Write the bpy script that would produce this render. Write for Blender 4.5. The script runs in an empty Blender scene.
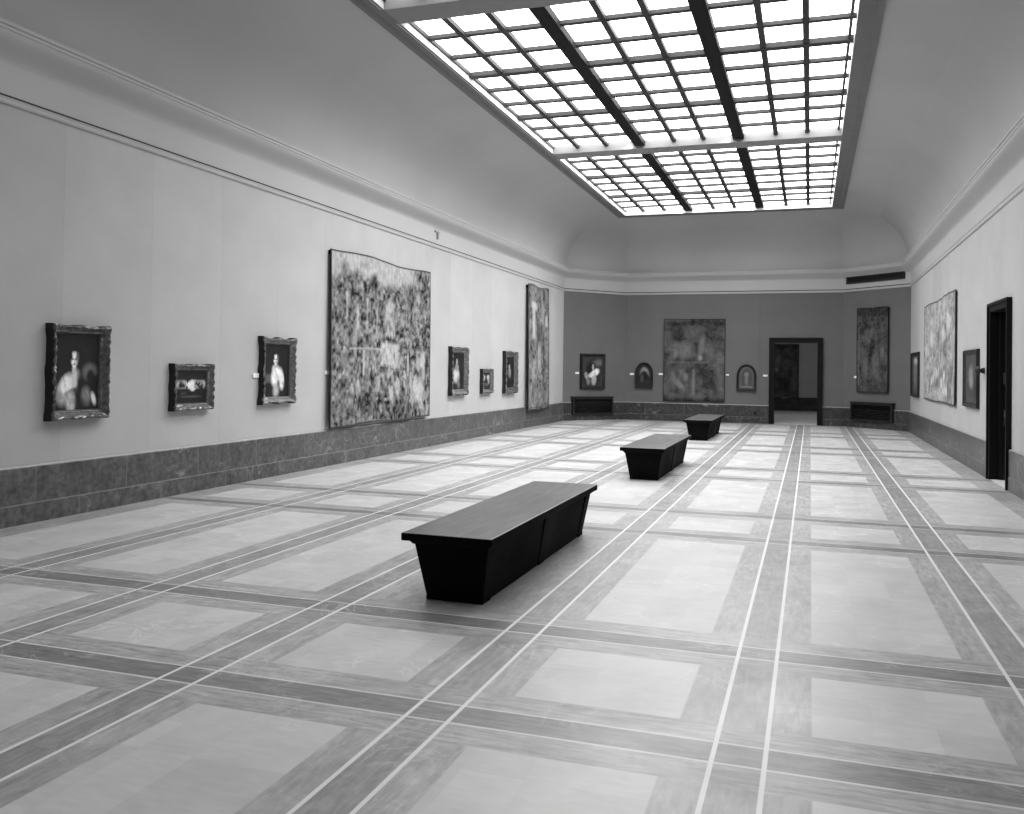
import bpy, bmesh, math, random
import numpy as np
from mathutils import Matrix, Vector

random.seed(7)
RNG = np.random.default_rng(11)
U = 1.55            # one unit of the survey = the camera's height above the floor, in metres
SC = bpy.context.scene
COL = SC.collection

# ------------------------------------------------------------------ camera
cam_data = bpy.data.cameras.new('camera')
cam = bpy.data.objects.new('camera', cam_data)
COL.objects.link(cam)
F_PX, CX, CY = 890.735, 512.0, 356.24
YAW, PITCH, ROLL = math.radians(18.5209), math.radians(0.81722), math.radians(0.81567)
cam_data.sensor_fit = 'HORIZONTAL'
cam_data.sensor_width = 36.0
cam_data.lens = F_PX / 1024 * 36.0
cam_data.shift_x = (512.0 - CX) / 1024
cam_data.shift_y = -(407.0 - CY) / 1024
cam_data.clip_start = 0.05
cam_data.clip_end = 200
_f = Vector((-math.sin(YAW), math.cos(YAW), 0)); _r = Vector((math.cos(YAW), math.sin(YAW), 0)); _u = Vector((0, 0, 1))
_f2 = math.cos(PITCH) * _f + math.sin(PITCH) * _u
_u2 = -math.sin(PITCH) * _f + math.cos(PITCH) * _u
_r2 = math.cos(ROLL) * _r + math.sin(ROLL) * _u2
_u3 = -math.sin(ROLL) * _r + math.cos(ROLL) * _u2
cam.matrix_world = Matrix(((_r2.x, _u3.x, -_f2.x, 0), (_r2.y, _u3.y, -_f2.y, 0), (_r2.z, _u3.z, -_f2.z, U), (0, 0, 0, 1)))
SC.camera = cam

# ------------------------------------------------------------------ world, exposure
world = bpy.data.worlds.new('world'); SC.world = world
world.use_nodes = True
world.node_tree.nodes['Background'].inputs[0].default_value = (0.5, 0.5, 0.5, 1)
world.node_tree.nodes['Background'].inputs[1].default_value = 0.05
SC.view_settings.view_transform = 'Standard'
SC.view_settings.look = 'None'
SC.view_settings.gamma = 1.0
SC.view_settings.use_curve_mapping = False
SC.view_settings.exposure = 0.0
SKYLIGHT = 7.4       # radiance of the laylight glass
SKYLIGHT_NEAR = 3.4  # unseen bay over the camera, its glow turned down to darken the near end
WASH_FILL = 5.5           # fill lights added beside the laylight girders, in watts each
BEYOND = 0.8         # unseen ceiling glow added to light the room beyond the end doorway
SIDE = 7.0           # unseen ceiling glow added to light the room beyond the side doorway


# short fill lights added between the bars beside each girder in the two far bays: they wash the left wall
_fill = bpy.data.lights.new('wall_wash_fill', 'AREA'); _fill.shape = 'RECTANGLE'
_fill.size = 0.40 * U; _fill.size_y = 0.06 * U; _fill.energy = WASH_FILL; _fill.spread = math.radians(105)
_z = Vector((math.sin(math.radians(34)), 0, math.cos(math.radians(34)))); _yy = _z.cross(Vector((0, 1, 0)))
for _x in (-2.12, -0.875):
    for _e in (11.50, 16.46):
        for _k in range(9):
            _o = bpy.data.objects.new('wall_wash_fill', _fill); COL.objects.link(_o)
            _o.matrix_world = Matrix(((0, _yy.x, _z.x, (_x - 0.115) * U), (1, _yy.y, _z.y, (_e - 0.523 * (_k + 0.5)) * U), (0, _yy.z, _z.z, 3.935 * U), (0, 0, 0, 1)))


# ------------------------------------------------------------------ materials
def new_mat(name):
    m = bpy.data.materials.new(name); m.use_nodes = True
    nt = m.node_tree
    return m, nt, nt.nodes['Principled BSDF']


class NT:
    """small node-graph helper"""
    def __init__(self, nt): self.nt = nt
    def node(self, kind, **kw):
        n = self.nt.nodes.new(kind)
        for k, v in kw.items(): setattr(n, k, v)
        return n
    def link(self, a, b): self.nt.links.new(a, b)
    def val(self, s, x):
        if isinstance(x, (int, float)): s.default_value = x
        else: self.link(x, s)
    def m(self, op, a, b=None, c=None):
        n = self.node('ShaderNodeMath', operation=op)
        self.val(n.inputs[0], a)
        if b is not None: self.val(n.inputs[1], b)
        if c is not None: self.val(n.inputs[2], c)
        return n.outputs[0]
    def mix(self, f, a, b):      # scalar lerp
        return self.m('ADD', self.m('MULTIPLY', a, self.m('SUBTRACT', 1.0, f)), self.m('MULTIPLY', b, f))
    def step(self, a, b, w=0.004):   # smooth 0..1 as a passes b
        n = self.node('ShaderNodeMapRange', interpolation_type='LINEAR')
        self.val(n.inputs['Value'], a)
        n.inputs['From Min'].default_value = b - w; n.inputs['From Max'].default_value = b + w
        n.inputs['To Min'].default_value = 0; n.inputs['To Max'].default_value = 1
        return n.outputs['Result']
    def remap(self, a, f0, f1, t0, t1):
        n = self.node('ShaderNodeMapRange')
        self.val(n.inputs['Value'], a)
        for k, v in zip(('From Min', 'From Max', 'To Min', 'To Max'), (f0, f1, t0, t1)): n.inputs[k].default_value = v
        return n.outputs['Result']
    def coord(self, kind='Object'): return self.node('ShaderNodeTexCoord').outputs[kind]
    def sep(self, v):
        n = self.node('ShaderNodeSeparateXYZ'); self.link(v, n.inputs[0]); return n.outputs
    def comb(self, x, y, z):
        n = self.node('ShaderNodeCombineXYZ')
        for i, q in enumerate((x, y, z)): self.val(n.inputs[i], q)
        return n.outputs[0]
    def noise(self, v, scale, detail=4, rough=0.55, dist=0.0):
        n = self.node('ShaderNodeTexNoise'); self.link(v, n.inputs['Vector'])
        n.inputs['Scale'].default_value = scale; n.inputs['Detail'].default_value = detail
        n.inputs['Roughness'].default_value = rough; n.inputs['Distortion'].default_value = dist
        return n.outputs[0]
    def grey(self, x): return self.comb(x, x, x)


def plain(name, g, rough=0.6, spec=0.3, metal=0.0, vary=0.08, scale=4.0):
    m, nt, b = new_mat(name); t = NT(nt)
    n = t.noise(t.coord(), scale)
    t.link(t.grey(t.m('MULTIPLY', t.remap(n, 0.3, 0.7, 1 - vary, 1 + vary), g)), b.inputs['Base Color'])
    b.inputs['Roughness'].default_value = rough
    b.inputs['Specular IOR Level'].default_value = spec
    b.inputs['Metallic'].default_value = metal
    return m


def fabric(name, g, pitch=0.82):
    """stretched wall cloth in vertical breadths, with faint weave and seams (x runs along the wall, z up)"""
    m, nt, b = new_mat(name); t = NT(nt)
    co = t.coord(); x, y, z = t.sep(co)
    xs = t.m('DIVIDE', t.m('ADD', x, 0.35 * U), pitch * U)
    fr = t.m('FRACT', xs)
    seam = t.m('SUBTRACT', 1.0, t.step(t.m('MINIMUM', fr, t.m('SUBTRACT', 1.0, fr)), 0.008, 0.006))
    wn = t.node('ShaderNodeTexWhiteNoise', noise_dimensions='1D'); t.link(t.m('FLOOR', xs), wn.inputs['W'])
    tone = t.remap(wn.outputs[0], 0, 1, 0.95, 1.05)
    cloud = t.remap(t.noise(t.comb(x, 0.0, z), 1.3, 3), 0.3, 0.7, 0.95, 1.05)
    weave = t.remap(t.noise(t.comb(t.m('MULTIPLY', x, 30.0), 0.0, t.m('MULTIPLY', z, 4.0)), 3.0, 2), 0.3, 0.7, 0.975, 1.025)
    v = t.m('MULTIPLY', t.m('MULTIPLY', tone, cloud), t.m('MULTIPLY', weave, g))
    v = t.m('MULTIPLY', v, t.m('SUBTRACT', 1.0, t.m('MULTIPLY', seam, 0.05)))
    t.link(t.grey(v), b.inputs['Base Color'])
    b.inputs['Roughness'].default_value = 0.85; b.inputs['Specular IOR Level'].default_value = 0.15
    return m


def veins(t, v, scale):
    """0..1, one along thin wandering vein lines"""
    n = t.noise(v, scale, 5, 0.6, 1.2)
    return t.m('SUBTRACT', 1.0, t.step(t.m('ABSOLUTE', t.m('SUBTRACT', n, 0.5)), 0.014, 0.014))


def wainscot_marble(name, g):
    m, nt, b = new_mat(name); t = NT(nt)
    co = t.coord(); x, y, z = t.sep(co)
    zz = t.m('DIVIDE', z, U); xx = t.m('DIVIDE', x, U)
    upper = t.step(zz, 0.125, 0.001)
    pitch = 0.78
    ph = t.m('ADD', t.m('DIVIDE', xx, pitch), t.m('MULTIPLY', upper, 0.45))
    fr = t.m('FRACT', ph)
    jv = t.m('SUBTRACT', 1.0, t.step(t.m('MINIMUM', fr, t.m('SUBTRACT', 1.0, fr)), 0.006, 0.004))
    jh = t.m('SUBTRACT', 1.0, t.step(t.m('ABSOLUTE', t.m('SUBTRACT', zz, 0.125)), 0.004, 0.002))
    cap = t.step(zz, 0.352, 0.002)
    wn = t.node('ShaderNodeTexWhiteNoise', noise_dimensions='2D'); t.link(t.comb(t.m('FLOOR', ph), upper, 0.0), wn.inputs['Vector'])
    off = t.m('MULTIPLY', wn.outputs[0], 37.0)
    vv = t.comb(t.m('ADD', xx, off), 0.0, zz)
    cl = t.m('MULTIPLY', t.remap(t.noise(vv, 7.0, 6, 0.7, 0.4), 0.3, 0.7, 0.55, 1.45), t.remap(t.noise(vv, 22.0, 4, 0.6, 0.0), 0.3, 0.7, 0.55, 1.45))
    ve = t.m('MULTIPLY', veins(t, vv, 3.2), t.remap(t.noise(vv, 2.0, 2), 0.50, 0.66, 0.0, 1.0))
    v = t.m('MULTIPLY', t.m('MULTIPLY', cl, t.remap(wn.outputs[0], 0, 1, 0.85, 1.15)), g)
    v = t.mix(t.m('MULTIPLY', ve, 0.45), v, 0.5)
    v = t.mix(t.m('MULTIPLY', t.m('MAXIMUM', jv, jh), 0.28), v, 0.26)
    v = t.mix(t.m('MULTIPLY', cap, 0.6), v, 0.5)  # highlight along the top edge, painted into the marble's colour
    t.link(t.grey(v), b.inputs['Base Color'])
    b.inputs['Roughness'].default_value = 0.35; b.inputs['Specular IOR Level'].default_value = 0.35
    return m


def floor_marble():
    m, nt, b = new_mat('floor_marble'); t = NT(nt)
    x, y, z = t.sep(t.coord())
    x = t.m('DIVIDE', x, U); y = t.m('DIVIDE', y, U)
    P = 0.862
    kx = t.m('MINIMUM', t.m('MAXIMUM', t.m('ROUND', t.m('DIVIDE', t.m('SUBTRACT', x, 0.695), P)), -5.0), 0.0)
    dx = t.m('ABSOLUTE', t.m('SUBTRACT', t.m('SUBTRACT', x, 0.695), t.m('MULTIPLY', kx, P)))
    Q = 3.11
    def wrapd(c):
        q = t.m('DIVIDE', t.m('SUBTRACT', y, c), Q)
        return t.m('MULTIPLY', t.m('ABSOLUTE', t.m('SUBTRACT', q, t.m('ROUND', q))), Q)
    dy = t.m('MINIMUM', wrapd(2.41), wrapd(3.30))
    def band(d):   # dark band, pale fillet
        return t.m('SUBTRACT', 1.0, t.step(d, 0.060, 0.001))
    def fillet(d, w):
        return t.m('SUBTRACT', 1.0, t.step(t.m('ABSOLUTE', t.m('SUBTRACT', d, 0.0655)), w, 0.001))
    edge = t.m('MAXIMUM', t.m('MAXIMUM', t.step(x, 1.43, 0.003), t.m('SUBTRACT', 1.0, t.step(x, -4.36, 0.003))), t.step(y, 17.7, 0.003))
    # the nearest bench's shade, painted in: its middle panel takes the dark marble's tone
    bench_shade = t.m('MULTIPLY', t.m('MULTIPLY', t.step(x, -1.83), t.m('SUBTRACT', 1.0, t.step(x, -1.09))), t.m('MULTIPLY', t.step(y, 3.4), t.m('SUBTRACT', 1.0, t.step(y, 5.4))))
    edge = t.m('MAXIMUM', edge, bench_shade)
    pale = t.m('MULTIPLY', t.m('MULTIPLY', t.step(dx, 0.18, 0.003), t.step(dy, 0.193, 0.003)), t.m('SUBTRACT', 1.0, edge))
    v3 = t.comb(x, y, 0.0)
    # paving slabs inside the pale fields
    wn = t.node('ShaderNodeTexWhiteNoise', noise_dimensions='2D')
    t.link(t.comb(t.m('FLOOR', t.m('DIVIDE', t.m('SUBTRACT', x, 0.014), 0.166)), t.m('FLOOR', t.m('DIVIDE', t.m('SUBTRACT', y, 2.6), 0.172)), 0.0), wn.inputs['Vector'])
    slab = t.remap(wn.outputs[0], 0, 1, 0.93, 1.05)
    cl = t.m('MULTIPLY', t.remap(t.noise(v3, 5.0, 6, 0.6, 0.5), 0.3, 0.7, 0.92, 1.07), t.remap(t.noise(t.comb(t.m('MULTIPLY', x, 3.0), t.m('MULTIPLY', y, 12.0), 9.0), 4.0, 4), 0.3, 0.7, 0.95, 1.05))
    pv = t.m('MULTIPLY', t.m('MULTIPLY', slab, cl), FLOOR_PALE)
    pv = t.mix(t.m('MULTIPLY', t.m('MULTIPLY', veins(t, v3, 3.0), t.step(t.noise(v3, 2.3, 2), 0.56, 0.05)), 0.35), pv, 0.85)
    # dark grey marble, figured
    st = t.comb(t.m('MULTIPLY', x, 1.0), t.m('MULTIPLY', y, 1.0), 3.0)
    dk = t.remap(t.noise(st, 9.0, 8, 0.7, 1.5), 0.3, 0.7, 0.82, 1.18)
    dk2 = t.remap(t.noise(st, 1.7, 2), 0.35, 0.65, 0.88, 1.12)
    bv = t.m('MULTIPLY', t.m('MULTIPLY', dk, dk2), FLOOR_DARK)
    bx, by = band(dx), band(dy)
    along_x = t.remap(t.noise(t.comb(t.m('MULTIPLY', x, 2.2), t.m('MULTIPLY', y, 16.0), 0.0), 3.0, 5, 0.65, 0.3), 0.3, 0.7, 0.62, 1.38)
    along_y = t.remap(t.noise(t.comb(t.m('MULTIPLY', x, 14.0), t.m('MULTIPLY', y, 2.4), 5.0), 3.0, 5, 0.65, 0.3), 0.3, 0.7, 0.72, 1.28)
    near_y = t.m('SUBTRACT', 1.0, t.step(dy, 0.193, 0.003))
    bv = t.m('MULTIPLY', bv, t.mix(near_y, along_y, along_x))
    bv = t.m('MULTIPLY', bv, t.m('SUBTRACT', 1.0, t.m('MAXIMUM', t.m('MULTIPLY', bx, 0.26), t.m('MULTIPLY', by, 0.48))))
    bv = t.mix(t.m('MULTIPLY', t.m('MULTIPLY', veins(t, st, 4.0), t.step(t.noise(st, 2.9, 2), 0.58, 0.05)), 0.4), bv, 0.6)
    v = t.mix(pale, bv, pv)
    notedge = t.m('SUBTRACT', 1.0, t.m('MAXIMUM', t.step(x, 1.62, 0.003), t.m('SUBTRACT', 1.0, t.step(x, -4.55, 0.003))))
    fl = t.m('MULTIPLY', t.m('MAXIMUM', fillet(dx, 0.0065), t.m('MULTIPLY', fillet(dy, 0.0048), 0.65)), notedge)
    v = t.mix(fl, v, 0.78)
    t.link(t.grey(v), b.inputs['Base Color'])
    b.inputs['Specular IOR Level'].default_value = 0.75
    rg = t.remap(t.noise(v3, 3.0, 3), 0.3, 0.7, 0.32, 0.44)
    t.link(rg, b.inputs['Roughness'])
    return m


FLOOR_PALE, FLOOR_DARK = 0.56, 0.36


def wood(name, g, rough, spec):
    m, nt, b = new_mat(name); t = NT(nt)
    x, y, z = t.sep(t.coord())
    n = t.noise(t.comb(t.m('MULTIPLY', x, 14.0), t.m('MULTIPLY', y, 0.9), t.m('MULTIPLY', z, 14.0)), 2.2, 5, 0.6, 0.4)
    t.link(t.grey(t.m('MULTIPLY', t.remap(n, 0.3, 0.7, 0.6, 1.5), g)), b.inputs['Base Color'])
    t.link(t.remap(t.noise(t.coord(), 0.9, 3), 0.3, 0.7, rough * 0.85, rough * 1.2), b.inputs['Roughness'])
    b.inputs['Specular IOR Level'].default_value = spec
    return m


def pigment(name, rough, spec):
    m, nt, b = new_mat(name); t = NT(nt)
    a = t.node('ShaderNodeVertexColor', layer_name='pigment')
    n = t.noise(t.coord(), 60.0, 2)
    mx = t.node('ShaderNodeVectorMath', operation='SCALE')
    t.link(a.outputs['Color'], mx.inputs[0]); t.link(t.remap(n, 0.3, 0.7, 0.85, 1.15), mx.inputs['Scale'])
    t.link(mx.outputs[0], b.inputs['Base Color'])
    b.inputs['Roughness'].default_value = rough; b.inputs['Specular IOR Level'].default_value = spec
    return m


def glow(name, strength):
    m, nt, b = new_mat(name)
    nt.nodes.remove(b)
    t = NT(nt); e = t.node('ShaderNodeEmission')
    n = t.noise(t.coord(), 0.6, 2)
    t.link(t.m('MULTIPLY', t.remap(n, 0.3, 0.7, 0.93, 1.07), strength), e.inputs['Strength'])
    e.inputs['Color'].default_value = (1, 1, 1, 1)
    t.link(e.outputs[0], nt.nodes['Material Output'].inputs['Surface'])
    return m


WALL_SIDE, WALL_END_DIM = 0.44, 0.14  # weaker light on the end walls is put into a darker fabric colour
M = {
    'fabric': fabric('wall_fabric', WALL_SIDE),
    'fabric_dimmed': fabric('dimmed_wall_fabric', WALL_END_DIM, 3.0),
    'plaster': plain('plaster', 0.46, 0.8, 0.15, vary=0.03, scale=0.6),
    'cove': plain('cove_paint', 0.45, 0.8, 0.15, vary=0.05, scale=0.5),
    'rail_groove': plain('rail_groove_paint', 0.05, 0.7, 0.1),
    'rail': plain('rail_paint', 0.30, 0.6, 0.25),
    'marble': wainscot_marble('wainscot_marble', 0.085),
    'marble_dimmed': wainscot_marble('dimmed_wainscot_marble', 0.042),  # the same marble, darkened to carry the end walls' weaker light
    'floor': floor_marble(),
    'pale_stone': plain('pale_stone', 0.62, 0.35, 0.3, vary=0.06),
    'black_paint': plain('black_door_paint', 0.006, 0.5, 0.12),
    'grille_black': plain('grille_black', 0.008, 0.6, 0.2),
    'grille_frame': plain('grille_frame', 0.022, 0.5, 0.2),
    'bronze': plain('bronze', 0.10, 0.35, 0.5, metal=0.6),
    'bench_wood': wood('bench_wood', 0.004, 0.7, 0.06),
    'bench_top': wood('bench_top_sheen', 0.085, 0.32, 0.7),
    'gilt': plain('gilt_frame', 0.22, 0.40, 0.5, 0.9, vary=0.4, scale=25),
    'gilt_dark': plain('dark_gilt_frame', 0.03, 0.45, 0.3, 0.4, vary=0.35, scale=25),
    'canvas': pigment('oil_canvas', 0.45, 0.25),
    'weave': pigment('tapestry_weave', 0.95, 0.05),
    'lining': plain('tapestry_lining', 0.03, 0.9, 0.05),
    'card': plain('white_card', 0.85, 0.6, 0.2, vary=0.02),
    'bar': plain('glazing_bar_paint', 0.045, 0.6, 0.2),
    'beam': plain('black_beam_paint', 0.010, 0.7, 0.15),
    'white_paint': plain('white_paint', 0.80, 0.6, 0.2, vary=0.02),
    'ceiling_band': plain('ceiling_band_paint', 0.18, 0.7, 0.2, vary=0.06),
    'beam_plaster': plain('beam_plaster', 0.26, 0.7, 0.2, vary=0.02),
    'skyglass': glow('laylight_glass', SKYLIGHT),
    'skyglass_near': glow('dimmed_laylight_glass', SKYLIGHT_NEAR),
    'beyond_glow': glow('far_room_added_glow', BEYOND),
    'side_glow': glow('side_room_added_glow', SIDE),
}


# ------------------------------------------------------------------ mesh helpers (all input in survey units, written in metres)
class MB:
    def __init__(self): self.v = []; self.f = []
    def add(self, vs, fs):
        o = len(self.v)
        self.v += [tuple(map(float, q)) for q in vs]; self.f += [[o + i for i in f] for f in fs]
        return self
    def hexa(self, b, t):
        """b, t: four points each, counter-clockwise from above"""
        return self.add(list(b) + list(t), [(3, 2, 1, 0), (4, 5, 6, 7), (0, 1, 5, 4), (1, 2, 6, 5), (2, 3, 7, 6), (3, 0, 4, 7)])
    def box(self, x0, x1, y0, y1, z0, z1):
        return self.hexa([(x0, y0, z0), (x1, y0, z0), (x1, y1, z0), (x0, y1, z0)], [(x0, y0, z1), (x1, y0, z1), (x1, y1, z1), (x0, y1, z1)])
    def frustum(self, x, y, z0, z1, hx0, hy0, hx1, hy1):
        r = lambda hx, hy, z: [(x - hx, y - hy, z), (x + hx, y - hy, z), (x + hx, y + hy, z), (x - hx, y + hy, z)]
        return self.hexa(r(hx0, hy0, z0), r(hx1, hy1, z1))
    def lathe(self, prof, c, axis='y', n=20):
        """prof: (radius, distance along axis) list; c: start point"""
        vs = []
        for r, d in prof:
            for k in range(n):
                a = 2 * math.pi * k / n
                if axis == 'y': vs.append((c[0] + r * math.cos(a), c[1] + d, c[2] + r * math.sin(a)))
                elif axis == 'x': vs.append((c[0] + d, c[1] + r * math.cos(a), c[2] + r * math.sin(a)))
                else: vs.append((c[0] + r * math.cos(a), c[1] + r * math.sin(a), c[2] + d))
        fs = [(i * n + k, i * n + (k + 1) % n, (i + 1) * n + (k + 1) % n, (i + 1) * n + k) for i in range(len(prof) - 1) for k in range(n)]
        fs += [tuple(range(n)), tuple((len(prof) - 1) * n + k for k in range(n))]
        return self.add(vs, fs)
    def build(self, name, mat, parent=None, smooth=None, bevel=0.0, colours=None, fix=True):
        me = bpy.data.meshes.new(name)
        me.from_pydata([(x * U, y * U, z * U) for x, y, z in self.v], [], self.f)
        if fix or bevel:
            bm = bmesh.new(); bm.from_mesh(me)
            if bevel:
                es = [e for e in bm.edges if len(e.link_faces) == 2 and e.calc_face_angle(0) > 0.5]
                bmesh.ops.bevel(bm, geom=es, offset=bevel * U, segments=2, affect='EDGES', profile=0.6)
            if fix: bmesh.ops.recalc_face_normals(bm, faces=bm.faces)
            bm.to_mesh(me); bm.free()
        if smooth is not None:
            me.polygons.foreach_set('use_smooth', [True] * len(me.polygons))
            me.set_sharp_from_angle(angle=math.radians(smooth))
        if colours is not None:
            at = me.color_attributes.new('pigment', 'FLOAT_COLOR', 'POINT')
            c = np.ones((len(self.v), 4), np.float32); c[:, :3] = np.asarray(colours, np.float32).reshape(-1, 1)
            at.data.foreach_set('color', c.ravel())
        me.materials.append(M[mat])
        o = bpy.data.objects.new(name, me); COL.objects.link(o)
        if parent: o.parent = parent
        return o


def struct(o): o['kind'] = 'structure'; return o


def place(o, x, y, z=0.0, rot=0.0):
    o.location = (x * U, y * U, z * U); o.rotation_euler = (0, 0, rot); return o


def thing(name, label, cat, x, y, z=0.0, rot=0.0, group=None):
    o = bpy.data.objects.new(name, None); COL.objects.link(o)
    o.empty_display_size = 0.2
    place(o, x, y, z, rot)
    o['label'] = label; o['category'] = cat
    if group: o['group'] = group
    return o


def copy_tree(o, parent=None):
    c = o.copy(); COL.objects.link(c)
    if parent: c.parent = parent
    for ch in list(o.children): copy_tree(ch, c)
    return c


# ------------------------------------------------------------------ the gallery's plan (clockwise from above; inside lies on local -y of each wall)
XL, XR, YN, YF = -4.61, 1.67, -0.30, 18.10
RING = [(XL, 0.8), (XL, 16.93), (-3.60, YF), (0.595, YF), (XR, 17.05), (XR, 0.8), (0.6, YN), (-3.55, YN)]
SIDES = ['left', 'far_left', 'far', 'far_right', 'right', 'near_right', 'near', 'near_left']
Z_WAINS, Z_RAIL, Z_CORN, Z_TOP, Z_CEIL = 0.36, 2.585, 2.84, 3.00, 3.87
WALL_T = 0.12


def side_frame(i):
    a = np.array(RING[i]); b = np.array(RING[(i + 1) % 8])
    d = b - a
    return a, b, float(np.hypot(*d)), math.atan2(d[1], d[0])


# floor
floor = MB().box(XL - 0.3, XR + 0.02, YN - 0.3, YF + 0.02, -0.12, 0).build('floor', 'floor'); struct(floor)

END_DOOR = (-0.665, 0.130, 1.583)      # opening X0, X1, top
SIDE_DOOR = (8.84, 9.61, 1.612)        # opening Y0, Y1, top

for i, sd in enumerate(SIDES):
    a, b, L, rot = side_frame(i)
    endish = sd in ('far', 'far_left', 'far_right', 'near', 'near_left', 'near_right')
    w = MB(); k = MB()
    holes = []
    if sd == 'far': holes = [(END_DOOR[0] - a[0], END_DOOR[1] - a[0], END_DOOR[2])]
    if sd == 'right': holes = [(a[1] - SIDE_DOOR[1], a[1] - SIDE_DOOR[0], SIDE_DOOR[2])]
    x = 0.0
    for h0, h1, ht in holes + [(L, L, 0)]:
        g = 0.03 if h1 > h0 else 0.0       # the casing's lining covers the raw edge
        w.box(x, h0 - g, 0, WALL_T, 0, Z_TOP)
        if h1 > h0: w.box(h0 - g, h1 + g, 0, WALL_T, ht + g, Z_TOP)
        x = h1 + g
    struct(place(w.build('wall_' + sd, 'fabric_dimmed' if endish else 'fabric'), a[0], a[1], 0, rot))
    # marble wainscot: lower course, upper course set back, weathered cap
    x = 0.0
    prof = [(0, 0), (-0.030, 0), (-0.030, 0.122), (-0.026, 0.126), (-0.026, 0.346), (-0.020, 0.360), (0, 0.362)]
    # casings stand in front of the wall beside the openings, so the wainscot stops at them
    pad = 0.10
    for h0, h1, ht in holes + [(L + pad, L + pad, 0)]:
        xs = (x + (pad if x > 0 else 0), h0 - pad)
        n = len(prof)
        k.add([(q, p[0], p[1]) for q in xs for p in prof], [(j, j + 1, n + j + 1, n + j) for j in range(n - 1)] + [tuple(range(n)), tuple(range(2 * n - 1, n - 1, -1))])
        x = h1
    struct(place(k.build('baseboard_' + sd, 'marble_dimmed' if endish else 'marble'), a[0], a[1], 0, rot))


def offset_ring(d):
    """ring moved inward by d, mitred"""
    out = []
    n = len(RING)
    for i in range(n):
        p0 = np.array(RING[i - 1]); p1 = np.array(RING[i]); p2 = np.array(RING[(i + 1) % n])
        d1 = (p1 - p0) / np.linalg.norm(p1 - p0); d2 = (p2 - p1) / np.linalg.norm(p2 - p1)
        n1 = np.array((d1[1], -d1[0])); n2 = np.array((d2[1], -d2[0]))     # inward normals (clockwise ring)
        q = n1 + n2; q = q / np.linalg.norm(q)
        out.append(p1 + q * d / (q @ n1))
    return out


def ring_sweep(name, prof, mat, smooth=None):
    mb = MB(); n = 8
    vs = []
    for d, z in prof: vs += [(p[0], p[1], z) for p in offset_ring(d)]
    fs = [(j * n + i, j * n + (i + 1) % n, (j + 1) * n + (i + 1) % n, (j + 1) * n + i) for j in range(len(prof) - 1) for i in range(n)]
    mb.add(vs, fs)
    return struct(mb.build(name, mat, smooth=smooth))


# picture rail, frieze with its cyma cornice, small ledge from which the cove springs
ring_sweep('trim_1', [(0, 2.550), (0.014, 2.553), (0.020, 2.562), (0.020, 2.578), (0.026, 2.584), (0.026, 2.590), (0, 2.590)], 'plaster')
ring_sweep('trim_6', [(0, 2.590), (0.013, 2.590), (0.013, 2.606), (0, 2.606)], 'rail_groove')
cyma = [(0.006, 2.604), (0.006, 2.79)]
for q in range(1, 13):
    s = q / 12
    cyma.append((0.006 + 0.140 * (s * s * (3 - 2 * s)), 2.79 + 0.150 * s))
cyma += [(0.154, 2.943), (0.154, 2.960), (0.166, 2.965), (0.166, 2.985), (0.045, 3.004)]
ring_sweep('trim_2', cyma, 'plaster', 35)

# cove vault and the flat band about the laylights
OX0, OX1, OY0, OY1 = -3.285, 0.337, 1.75, 16.32           # laylight opening
BX0, BX1, BY0, BY1 = -3.45, 0.53, 1.58, 16.50             # outer edge of the band
ZB = Z_CEIL
top = [(BX0, BY0), (BX0, BY1), (BX0 + 0.03, BY1), (BX1 - 0.03, BY1), (BX1, BY1), (BX1, BY0), (BX1 - 0.03, BY0), (BX0 + 0.03, BY0)]
base = offset_ring(0.05)
mb = MB(); NS = 28
vs = []
for j in range(NS + 1):
    a = j / NS * math.pi / 2
    for i in range(8):
        s = 1 - math.cos(a)
        vs.append((base[i][0] + (top[i][0] - base[i][0]) * s, base[i][1] + (top[i][1] - base[i][1]) * s, 3.0 + (ZB + 0.03 - 3.0) * math.sin(a)))
mb.add(vs, [(j * 8 + i, (j + 1) * 8 + i, (j + 1) * 8 + (i + 1) % 8, j * 8 + (i + 1) % 8) for j in range(NS) for i in range(8)])
struct(mb.build('ceiling', 'cove', smooth=20))
mb = MB()
def rect_ring(mb, o, i, z0, z1, prof_step=None):
    """flat frame between two rectangles o and i (x0,x1,y0,y1)"""
    P = lambda r, z: [(r[0], r[2], z), (r[1], r[2], z), (r[1], r[3], z), (r[0], r[3], z)]
    vs = P(o, z0) + P(i, z1)
    mb.add(vs, [(k, (k + 1) % 4, 4 + (k + 1) % 4, 4 + k) for k in range(4)])
O = (BX0, BX1, BY0, BY1); I = (OX0, OX1, OY0, OY1)
shr = lambda r, d: (r[0] + d, r[1] - d, r[2] + d, r[3] - d)
rect_ring(mb, O, O, ZB + 0.04, ZB)
rect_ring(mb, O, shr(O, 0.05), ZB, ZB)
rect_ring(mb, shr(O, 0.05), shr(O, 0.07), ZB, ZB + 0.018)
rect_ring(mb, shr(O, 0.07), I, ZB + 0.018, ZB + 0.010)
struct(mb.build('trim_3', 'ceiling_band', fix=False))

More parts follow.
